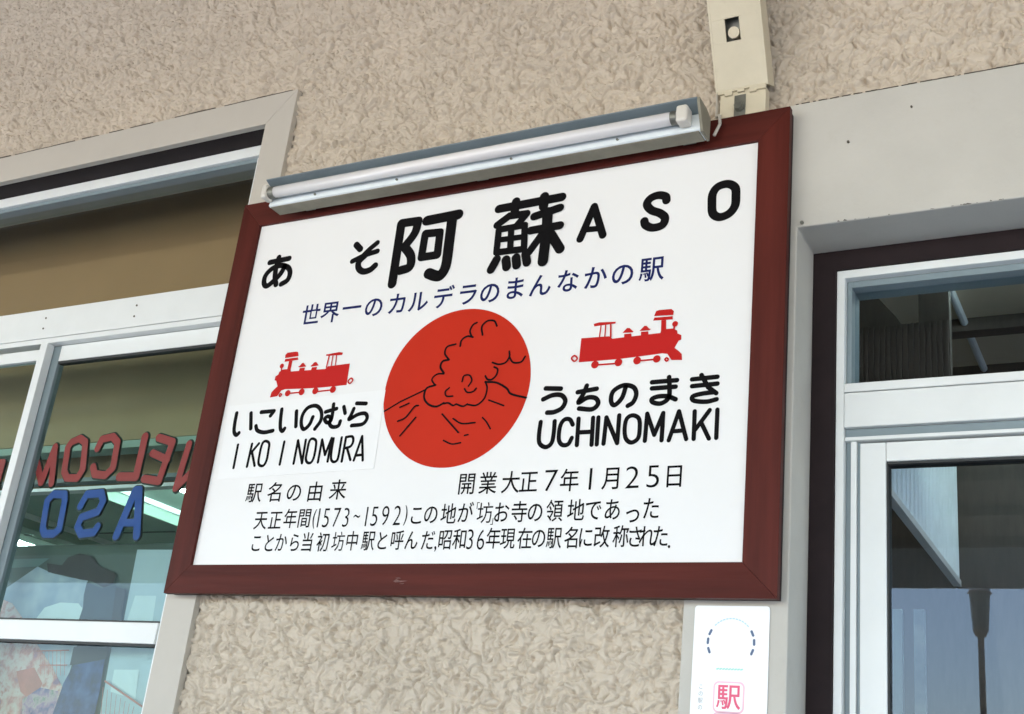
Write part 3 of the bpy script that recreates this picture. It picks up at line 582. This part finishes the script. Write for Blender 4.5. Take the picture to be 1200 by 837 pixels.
# ---- doorway at the right
dr = thing('doorway', None, None, (0.3, 2.30, 0)); set_parent(dr, bld)
prism('outer_frame', [(-0.6495, 0.0), (-0.600, 0.0), (-0.600, 2.502), (3.0, 2.502), (3.0, 2.5475), (-0.6495, 2.5475)], 2.366, 2.45, M['brown'], dr, bevel=0.001)
prism('white_frame', [(-0.5995, 0.0), (-0.583, 0.0), (-0.583, 2.483), (3.0, 2.483), (3.0, 2.5015), (-0.5995, 2.5015)], 2.372, 2.46, M['alu'], dr, bevel=0.0015)
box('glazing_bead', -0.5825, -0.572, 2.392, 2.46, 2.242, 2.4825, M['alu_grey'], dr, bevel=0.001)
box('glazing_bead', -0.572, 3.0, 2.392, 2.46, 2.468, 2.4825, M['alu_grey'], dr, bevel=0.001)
box('transom_rail', -0.5825, 3.0, 2.370, 2.46, 2.222, 2.241, M['alu'], dr, bevel=0.002)
box('transom_rail', -0.5825, 3.0, 2.372, 2.46, 2.146, 2.2205, M['alu'], dr, bevel=0.002)
box('pane', -0.572, 3.0, 2.420, 2.424, 2.241, 2.468, M['glass_door'], dr)
box('door_track', -0.5825, 3.0, 2.386, 2.46, 2.128, 2.1455, M['alu_grey'], dr, bevel=0.001)
box('door_track', -0.5825, 3.0, 2.380, 2.46, 2.120, 2.1275, M['alu'], dr, bevel=0.001)
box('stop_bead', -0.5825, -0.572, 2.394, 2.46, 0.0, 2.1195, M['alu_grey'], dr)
box('stop_bead', -0.5715, -0.560, 2.386, 2.46, 0.0, 2.1195, M['alu'], dr, bevel=0.001)
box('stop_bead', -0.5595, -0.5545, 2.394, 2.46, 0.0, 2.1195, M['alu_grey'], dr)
box('door_stile', -0.554, -0.503, 2.390, 2.430, 0.02, 2.116, M['alu'], dr, bevel=0.002)
box('door_rail', -0.5025, 0.6, 2.390, 2.430, 2.076, 2.116, M['alu'], dr, bevel=0.002)
box('door_seal', -0.5025, 0.6, 2.394, 2.426, 2.0705, 2.0755, M['rubber'], dr)
box('door_seal', -0.5025, -0.4995, 2.394, 2.426, 0.1, 2.0700, M['rubber'], dr)
box('pane', -0.4995, 0.6, 2.406, 2.410, 0.1, 2.0705, M['glass_door'], dr)

# ---- interior seen through the glass
box('interior_floor', -9, 3.0, 2.42, 8.0, 0.0, 0.05, M['floor'], bld)
box('partition', -1.30, -1.20, 2.43, 8.0, 0.05, 4.0, M['interior'], bld)
box('room_side_wall', -9.0, -8.9, 2.43, 8.0, 0.05, 4.0, M['interior'], bld)
box('room_back_wall', -8.9, -1.30, 7.4, 7.5, 0.05, 4.0, M['greenceil'], bld)
box('green_ceiling', -8.9, -1.30, 3.06, 7.4, 2.553, 2.62, M['greenceil'], bld)
box('roller_blind', -5.5, -1.32, 2.70, 2.72, 2.70, 3.6, M['board'], bld)
box('blind_seam', -5.5, -1.32, 2.695, 2.6995, 2.782, 2.785, M['grime'], bld)
box('interior_header', -5.5, -1.32, 2.73, 2.80, 2.37, 2.70, M['board'], bld)
box('interior_header', -5.5, -1.32, 2.735, 2.80, 2.345, 2.3695, M['greenceil'], bld)
box('curtain_rail', -5.5, -1.32, 2.88, 2.92, 2.286, 2.300, M['alu_grey'], bld)
box('curtain_rail', -5.5, -1.32, 2.90, 2.94, 2.262, 2.274, M['galv'], bld)
box('interior_header', -5.5, -1.32, 2.95, 3.05, 2.30, 3.6, M['board'], bld)
for bx in (-4.22, -5.20, -6.3, -3.15):
    box('ceiling_beam', bx, bx + 0.10, 3.07, 7.39, 2.485, 2.5525, M['greenceil'], bld, bevel=0.003)
    box('beam_edge', bx + 0.102, bx + 0.125, 3.07, 7.39, 2.530, 2.5525, M['galv'], bld)
for k in range(4):
    box('ceiling_joint', -8.8, -1.31, 3.6 + k * 0.9, 3.615 + k * 0.9, 2.549, 2.5528, M['darkgreen'], bld)

# ---- room behind the door
box('cream_ceiling', -1.19, 3.0, 2.95, 4.44, 3.0, 3.05, M['creamceil'], bld)
for yy in (3.79, 4.20):
    box('ceiling_batten', -1.19, 3.0, yy, yy + 0.06, 2.955, 2.999, M['darkwood'], bld)
cyl('conduit', (-0.55, 3.2, 2.985), (-0.548, 4.43, 2.985), 0.012, M['galv'], bld, 10)
box('hanging_board', -0.72, -0.455, 2.90, 2.93, 2.30, 2.60, M['darkwood'], bld)
bm = bmesh.new()
aprism(bm, [(-0.72, 2.6005), (-0.57, 2.6005), (-0.583, 2.622), (-0.636, 2.691), (-0.68, 2.80), (-0.72, 2.90)], 2.90, 2.93)
aprism(bm, [(-0.528, 2.6005), (-0.455, 2.6005), (-0.455, 2.90), (-0.528, 2.90)], 2.90, 2.93)
obj('hanging_board', bm, M['darkwood'], bld)
for i in range(19):
    xx = -0.712 + i * 0.0138
    box('rib', xx, xx + 0.006, 2.893, 2.8995, 2.30, 2.598, M['darkwood'], bld)
# corrugated side sheet, running away from the door
bm = bmesh.new()
n = 46
prev = None
for i in range(n * 4 + 1):
    yv = 2.61 + (3.50 - 2.61) * i / (n * 4)
    xv = -0.55 + 0.011 * math.sin(i * math.pi / 5)
    a = bm.verts.new((xv, yv, 2.085)); b = bm.verts.new((xv, yv, 2.24 + 0.27 * (yv - 2.6) / 0.9))
    if prev: bm.faces.new((prev[0], a, b, prev[1]))
    prev = (a, b)
o = obj('corrugated_sheet', bm, M['galv'], bld)
sm = o.modifiers.new('solid', 'SOLIDIFY'); sm.thickness = 0.002
box('sheet_edge', -0.556, -0.536, 2.55, 3.50, 2.068, 2.0845, M['alu'], bld)
prism('dark_board', [(-0.556, 2.55), (-0.556, 2.078), (-0.469, 2.074), (-0.443, 1.741), (-0.40, 1.0), (0.9, 1.0), (0.9, 2.55)], 3.55, 3.58, M['darkwood'], bld)
box('back_wall', -1.19, 3.0, 4.45, 4.55, 0.05, 4.0, M['darkwood'], bld)
box('curtain', -0.925, -0.875, 4.40, 4.43, 1.0, 2.186, M['p_blue'], bld)
box('curtain', -0.835, -0.800, 4.40, 4.43, 1.0, 2.186, M['p_haze'], bld)
box('roof_slab', -9.0, 3.0, 2.43, 8.0, 4.0, 4.1, M['interior'], bld)

# ceiling lights of the left room
for i, (lx, ly, lab) in enumerate([(-3.62, 3.25, 'lit fluorescent ceiling light behind the red WELCOME letters, near the sign frame'),
                                   (-5.60, 3.7, 'lit fluorescent ceiling light deep in the room behind the window lettering')]):
    t = thing('ceiling_or_fill_light', lab, 'light', (lx, ly, 2.55), 'fluorescent lights on the waiting room ceiling')
    box('housing', lx - 0.05, lx + 0.05, ly, ly + 1.2, 2.515, 2.5525, M['lampwhite'], t, bevel=0.003)
    cyl('tube', (lx, ly + 0.02, 2.497), (lx, ly + 1.18, 2.497), 0.015, M['lit'], t, 12)

# reflections in the lower glass, painted as flat shapes on an added board
po = thing('painted_reflection', 'painted pale blue reflections with a dark haired figure in blue jacket behind lower window glass', 'painted_reflection', (-2.8, 2.46, 1.0))
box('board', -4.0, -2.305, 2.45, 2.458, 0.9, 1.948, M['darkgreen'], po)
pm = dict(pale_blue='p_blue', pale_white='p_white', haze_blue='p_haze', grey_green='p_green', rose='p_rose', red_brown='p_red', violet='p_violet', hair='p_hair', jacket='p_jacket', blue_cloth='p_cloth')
for i, (c_, pts) in enumerate(D['painted_reflection']):
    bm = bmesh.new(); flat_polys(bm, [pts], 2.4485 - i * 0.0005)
    obj('reflected_shape', bm, M[pm[c_]], po)
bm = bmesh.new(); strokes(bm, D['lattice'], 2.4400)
obj('reflected_fence', bm, M['p_red'], po)

# street lamp on the far side of the tracks: the door glass mirrors it
t = thing('street_lamp', 'brown street lamp on a thin post mirrored in the door glass', 'lamp', (-1.78, -7.9, 0.0))
cyl('post', (-1.78, -7.9, -0.12), (-1.78, -7.9, 3.60), 0.030, M['post'], t, 12)
cyl('collar', (-1.78, -7.9, 3.60), (-1.78, -7.9, 3.66), 0.05, M['post'], t, 12, 0.075)
cyl('lantern', (-1.78, -7.9, 3.66), (-1.78, -7.9, 4.02), 0.075, M['lantern'], t, 8, 0.098)
cyl('cap', (-1.78, -7.9, 4.02), (-1.78, -7.9, 4.15), 0.12, M['post'], t, 8, 0.03)

# ---- platform canopy overhead
can = thing('platform_canopy', 'boarded platform canopy carried by the steel braces above the station wall', 'canopy', (0, 0, 0))
box('deck', -14, 14, CAN_Y, 2.24, CAN_Z, CAN_Z + 0.08, M['canopy'], can)
for i in range(9):
    box('purlin', -14, 14, CAN_Y + 0.25 + i * 0.95, CAN_Y + 0.33 + i * 0.95, CAN_Z - 0.08, CAN_Z - 0.0005, M['canopy'], can)
box('fascia', -14, 14, CAN_Y - 0.03, CAN_Y - 0.001, 3.77, CAN_Z + 0.12, M['alu'], can)

# flaked paint and brown chips along the lower edge of the lintel band
bm = bmesh.new()
random.seed(9)
for i in range(26):
    x = -0.63 + random.random() * 0.62
    w = random.uniform(0.003, 0.014)
    flat_polys(bm, [[(x, 2.5488), (x + w * 0.3, 2.5488 + random.uniform(0.001, 0.004)), (x + w, 2.5490), (x + w * 0.6, 2.5482)]], 2.2397)
tag(obj('paint_chips', bm, M['grime'], bld), kind='stuff')

# ================================================================== STEEL BRACE
br = thing('steel_brace', 'cream painted steel brace leaning out from the wall above the sign corner', 'brace', (-0.77, 2.24, 2.83))
ang = math.atan2(0.47, 1.0)
def slanted(bm, x0, x1, d0, d1, s0, s1):
    """box in brace axes: s along the brace, d outwards across it"""
    up = Vector((0, -math.sin(ang), math.cos(ang))); outv = Vector((0, -math.cos(ang), -math.sin(ang)))
    base = Vector((0, 2.205, 2.895))
    v = []
    for s in (s0, s1):
        for (x, d) in ((x0, d0), (x1, d0), (x1, d1), (x0, d1)):
            p = base + up * s + outv * d
            v.append(bm.verts.new((x, p.y, p.z)))
    for f in ((0, 1, 2, 3), (4, 5, 6, 7), (0, 1, 5, 4), (1, 2, 6, 5), (2, 3, 7, 6), (3, 0, 4, 7)):
        bm.faces.new([v[i] for i in f])
bx0, bx1 = -0.826, -0.716
t_fill = thing('ceiling_or_fill_light', 'added fill light brightening the corrugated sheet inside the doorway', 'light', (-0.30, 2.9, 2.96))  # added lamp that brightens the sheet and ceiling behind the door
box('housing', -0.35, -0.25, 2.75, 3.3, 2.965, 2.9995, M['lampwhite'], t_fill)
cyl('tube', (-0.30, 2.77, 2.95), (-0.30, 3.28, 2.95), 0.015, M['lit'], t_fill, 12)
bm = bmesh.new()
# web with a square bolt hole, in five pieces
hx0, hx1, hs0, hs1 = -0.795, -0.762, 0.108, 0.160
slanted(bm, bx0, bx1, 0.0, 0.005, 0.0, hs0); slanted(bm, bx0, bx1, 0.0, 0.005, hs1, 1.3)
slanted(bm, bx0, hx0, 0.0, 0.005, hs0 + 0.0002, hs1 - 0.0002); slanted(bm, hx1, bx1, 0.0, 0.005, hs0 + 0.0002, hs1 - 0.0002)
obj('web', bm, M['steelcream'], br)
bm = bmesh.new(); slanted(bm, bx0 - 0.005, bx0 - 0.0002, -0.045, 0.0052, 0.0, 1.3); obj('flange', bm, M['steelcream'], br)
bm = bmesh.new(); slanted(bm, bx1 + 0.0002, bx1 + 0.005, -0.045, 0.0052, 0.0, 1.3); obj('flange', bm, M['steelcream'], br)
bm = bmesh.new(); slanted(bm, bx0 + 0.001, bx1 - 0.001, -0.030, -0.026, 0.01, 1.3); obj('inner_plate', bm, M['steel'], br)
up = Vector((0, -math.sin(ang), math.cos(ang))); outv = Vector((0, -math.cos(ang), -math.sin(ang)))
c0 = Vector((-0.776, 2.205, 2.895)) + up * 0.126
cyl('bolt', c0 - outv * 0.025, c0 + outv * 0.008, 0.013, M['steelcream'], br, 16)
box('wall_plate', bx0 + 0.004, bx1 - 0.001, 2.205, 2.232, 2.80, 2.893, M['steelcream'], br, bevel=0.002)
box('slot', -0.788, -0.762, 2.2035, 2.2048, 2.824, 2.880, M['steel'], br)
cyl('bolt', (-0.775, 2.190, 2.845), (-0.775, 2.2035, 2.845), 0.010, M['steel'], br, 6)
bm = bmesh.new()
x = bx0
while x < bx1 - 0.004:
    w = random.uniform(0.008, 0.02); w = min(w, bx1 - x)
    abox(bm, x, x + w, 2.1985, 2.2045, 2.886 + random.uniform(-0.006, 0.006), 2.896)
    x += w
obj('torn_paint', bm, M['steelcream'], br)

# ================================================================== STATION SIGN
sg = thing('station_sign', 'white station name sign in a red-brown wooden frame with red circle emblem', 'sign', (-1.415, 2.25, 1.76))
fx0, fx1, fz0, fz1 = -2.172, -0.660, 1.759, 2.824
px0, px1, pz0, pz1 = -2.1065, -0.7300, 1.8285, 2.7535
ix0, ix1, iz0, iz1 = px0, px1, pz0, pz1
yf, yb = 2.200, 2.216
def mitred(name, a, b, c, d):
    """outer a-b, inner c-d; front face slightly dished towards the panel"""
    bm = bmesh.new()
    F = [bm.verts.new((a[0], yf, a[1])), bm.verts.new((b[0], yf, b[1])), bm.verts.new((c[0], yf + 0.003, c[1])), bm.verts.new((d[0], yf + 0.003, d[1]))]
    B = [bm.verts.new((p[0], yb, p[1])) for p in (a, b, c, d)]
    bm.faces.new(F); bm.faces.new(B[::-1])
    for i in range(4): bm.faces.new((F[i], F[(i + 1) % 4], B[(i + 1) % 4], B[i]))
    return obj(name, bm, M['wood'] if 'rail' in name else M['wood_v'], sg, bevel=0.0005)
e = 0.0003
mitred('frame_rail', (fx0 + e, fz1), (fx1 - e, fz1), (ix1 - e, iz1), (ix0 + e, iz1))
mitred('frame_rail', (fx1 - e, fz0), (fx0 + e, fz0), (ix0 + e, iz0), (ix1 - e, iz0))
mitred('frame_stile', (fx0, fz0 + e), (fx0, fz1 - e), (ix0, iz1 - e), (ix0, iz0 + e))
mitred('frame_stile', (fx1, fz1 - e), (fx1, fz0 + e), (ix1, iz0 + e), (ix1, iz1 - e))
box('shadow_backing', fx0 + 0.004, fx1 - 0.003, 2.2165, 2.2365, fz0 + 0.003, fz1 - 0.003, M['brown'], sg)  # dark colour paints the shadow line round the frame's edge
YS = 2.2105
box('panel', px0 + 0.0005, px1 - 0.0005, YS + 0.0005, 2.2160, pz0 + 0.0005, pz1 - 0.0005, M['panel'], sg)
prism('name_patch', [(-2.094, 2.238), (-2.082, 2.044), (-1.6155, 2.052), (-1.6165, 2.246)], YS - 0.0008, YS, M['patch'], sg)
E2 = YS - 0.0002
def letters(key, chars, counts, y=E2):
    for ch, it in zip(chars, split(D[key], counts)):
        bm = bmesh.new(); strokes(bm, it, y, grow={'阿': 0.0048, '蘇': 0.0030, 'あ': 0.0018, 'そ': 0.0018}.get(ch, 0.0006))
        tag(obj('letter', bm, M['ink'], sg), 'black painted letter ' + ch)
letters('title', 'あそ阿蘇ASO', (3, 3, 7, 18, 3, 1, 1))
letters('left_kana', 'いこいのむら', (2, 2, 2, 1, 3, 2), E2 - 0.001)
letters('left_roman', 'IKOINOMURA', (1, 3, 1, 1, 1, 1, 1, 1, 3, 2), E2 - 0.001)
letters('right_kana', 'うちのまき', (2, 2, 1, 3, 4))
letters('right_roman', 'UCHINOMAKI', (1, 1, 3, 1, 1, 1, 1, 2, 3, 1))
def tline(key, what, ex, ez, off, m, dh=None, dw=None):
    for ch, c_ in D['G_' + key]:
        bm = bmesh.new(); text_line(bm, [(ch, c_)], E2, ex, ez, off, dh, dw)
        tag(obj('letter', bm, m, sg), what + ' ' + ch)
tline('navy', 'navy blue letter', 0.0600, 0.0620, 0.013, M['navy'])
tline('origin', 'small black letter', 0.0500, 0.0520, 0.006, M['ink'])
tline('opening', 'small black letter', 0.0470, 0.0530, 0.006, M['ink'], 0.0465, 0.040)
tline('a', 'small black letter', 0.0410, 0.0500, 0.006, M['ink'], 0.0450, 0.0260)
tline('b', 'small black letter', 0.0370, 0.0485, 0.006, M['ink'], 0.0440, 0.0245)
bm = bmesh.new(); disc(bm, -1.4248, 2.2395, 0.1935, E2, 96)
em = obj('red_disc', bm, M['red'], sg)
bm = bmesh.new(); strokes(bm, D['emblem'], E2 - 0.0004); obj('volcano_drawing', bm, M['ink'], em)
def train(mirror):
    def f(p):
        x, z = p
        if mirror: return (-1.7717 - 0.968 * (x + 1.0766), z * 0.985 + 2.2591 - 2.2636 * 0.985)
        return (x, z)
    def g(p): return f((p[0], p[1]))
    bm = bmesh.new()
    flat_polys(bm, [[g(q) for q in pl] for pl in D['train_polys']], E2)
    for i, (c_, r) in enumerate(D['train_discs']):
        cx, cz = g(c_); disc(bm, cx, cz, r, E2 - 0.0006 - i * 0.00005, 20)
    strokes(bm, [(k, w, [g(q) for q in pts]) for k, w, pts in D['train_lines']], E2 - 0.001)
    return tag(obj('locomotive_picture', bm, M['crimson'], sg), 'red steam locomotive facing %s' % ('left' if mirror else 'right'))
train(False); train(True)

# scuffs on the frame
bm = bmesh.new(); flat_polys(bm, [[(-1.510, 1.7890), (-1.503, 1.7935), (-1.492, 1.7905), (-1.472, 1.7900), (-1.489, 1.7870), (-1.504, 1.7865)], [(-1.506, 1.7960), (-1.497, 1.7975), (-1.490, 1.7950), (-1.499, 1.7945)], [(-1.495, 1.7835), (-1.480, 1.7850), (-1.484, 1.7825)]], 2.1985)
obj('scuff', bm, mat('scuff_pale', (0.13, 0.05, 0.04), 0.6, var=0.6, vscale=120), sg)

# ================================================================== FLUORESCENT LAMP OVER THE SIGN
fl = thing('fluorescent_lamp', 'white enamelled strip lamp with bare tube fixed along the top of the sign', 'lamp', (-1.435, 2.19, 2.75))
X0, X1 = -2.018, -0.836
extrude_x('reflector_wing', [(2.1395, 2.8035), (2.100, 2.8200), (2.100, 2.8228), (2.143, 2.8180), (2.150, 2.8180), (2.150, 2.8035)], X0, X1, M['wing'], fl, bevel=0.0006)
extrude_x('reflector', [(2.1740, 2.7570), (2.131, 2.7570), (2.128, 2.760), (2.136, 2.803), (2.1740, 2.803)], X0, X1, M['lampwhite'], fl, bevel=0.0008)
box('tray_bottom', X0 + 0.004, X1 - 0.004, 2.1325, 2.1725, 2.7545, 2.7567, M['tan_shade'], fl)
cyl('tube', (X0 + 0.012, 2.112, 2.786), (X1 - 0.045, 2.112, 2.786), 0.0150, M['tube'], fl, 28).data.polygons.foreach_set('use_smooth', [True] * 30)
box('lamp_holder', X1 - 0.045, X1 - 0.018, 2.093, 2.1290, 2.765, 2.806, M['cap'], fl, bevel=0.006)
box('lamp_holder', X0 - 0.006, X0 + 0.012, 2.094, 2.1290, 2.766, 2.806, M['cap'], fl, bevel=0.006)
for a, b in ((X1 - 0.06, X1 - 0.0455), (X0 + 0.0125, X0 + 0.03)):
    cyl('end_band', (a, 2.112, 2.786), (b, 2.112, 2.786), 0.0158, M['steel'], fl, 24)
extrude_x('end_plate', [(2.1740, 2.754), (2.132, 2.754), (2.122, 2.775), (2.102, 2.812), (2.102, 2.822), (2.150, 2.820), (2.1740, 2.812)], X1 + 0.0003, X1 + 0.006, M['tan_shade'], fl)
for cx in (-1.95, -1.43, -0.90): box('fixing_clip', cx, cx + 0.03, 2.1742, 2.1995, 2.77, 2.80, M['steel'], fl)
for sx in (-1.87, -1.62, -1.30, -1.03):
    cyl('screw', (sx, 2.126, 2.769), (sx, 2.1315, 2.769), 0.003, M['steel'], fl, 8)
bm = bmesh.new()
pts = [Vector((-0.822, 2.18, 2.77)), Vector((-0.812, 2.185, 2.80)), Vector((-0.818, 2.195, 2.83)), Vector((-0.832, 2.215, 2.84)), Vector((-0.838, 2.23, 2.90)), Vector((-0.846, 2.235, 3.1)), Vector((-0.852, 2.235, 3.6))]
for a, b in zip(pts[:-1], pts[1:]): acyl(bm, a, b, 0.0035, 8)
obj('cable', bm, M['casing'], fl)

# ================================================================== NOTICE UNDER THE SIGN
nt_ = thing('paper_notice', 'white notice sheet with pink 駅 lettering on the pilaster under the sign corner', 'notice', (-0.76, 2.24, 1.0))
def rounded(x0, x1, z0, z1, r):
    out = []
    for cx, cz, a0 in ((x1 - r, z1 - r, 0), (x0 + r, z1 - r, 90), (x0 + r, z0 + r, 180), (x1 - r, z0 + r, 270)):
        for k in range(5):
            a = math.radians(a0 + k * 22.5); out.append((cx + r * math.cos(a), cz + r * math.sin(a)))
    return out
prism('sheet', rounded(-0.831, -0.684, 1.20, 1.752, 0.006), 2.2365, 2.2393, M['paper'], nt_)
cxn, czn, rn = -0.757, 1.683, 0.045
YN = 2.2362
bm = bmesh.new()
for a in (155, 177, 200, -22, 2, 24):
    c_, s_ = math.cos(math.radians(a)), math.sin(math.radians(a))
    strip(bm, [(cxn + rn * c_ - 0.004 * s_, czn + rn * s_ * 0.98 + 0.004 * c_), (cxn + rn * c_ + 0.004 * s_, czn + rn * s_ * 0.98 - 0.004 * c_)], 0.0048, YN)
obj('ring_mark', bm, M['slate'], nt_)
bm = bmesh.new()
for a in list(range(45, 136, 8)):
    c_, s_ = math.cos(math.radians(a)), math.sin(math.radians(a))
    strip(bm, [(cxn + rn * c_ - 0.0015 * s_, czn + rn * s_ + 0.0015 * c_), (cxn + rn * c_ + 0.0015 * s_, czn + rn * s_ - 0.0015 * c_)], 0.0022, YN)
obj('ring_text', bm, M['paleblue'], nt_)
bm = bmesh.new()
for i in range(9): strip(bm, [(-0.782 + i * 0.0058, 1.6335), (-0.779 + i * 0.0058, 1.6345)], 0.0028, YN - (i % 2) * 0.00005)
obj('green_caption', bm, M['mint'], nt_)
for cz in (1.583, 1.527):
    prism('letter_halo', rounded(-0.787, -0.727, cz - 0.0285, cz + 0.0285, 0.010), YN - 0.0001, YN, M['palepink'], nt_)
    prism('letter_ground', rounded(-0.784, -0.730, cz - 0.0255, cz + 0.0255, 0.008), YN - 0.0004, YN - 0.0002, M['paper'], nt_)
for ch, cz in (('駅', 1.583), ('長', 1.527)):
    bm = bmesh.new(); text_line(bm, [(ch, (-0.757, cz))], YN - 0.0008, 0.048, 0.048, 0.012)
    obj('pink_letter', bm, M['pink'], nt_)
bm = bmesh.new(); text_line(bm, [(c, (-0.8115, 1.600 - i * 0.0125)) for i, c in enumerate('この駅の')], YN, 0.0095, 0.0105)
obj('side_text', bm, M['grey'], nt_)
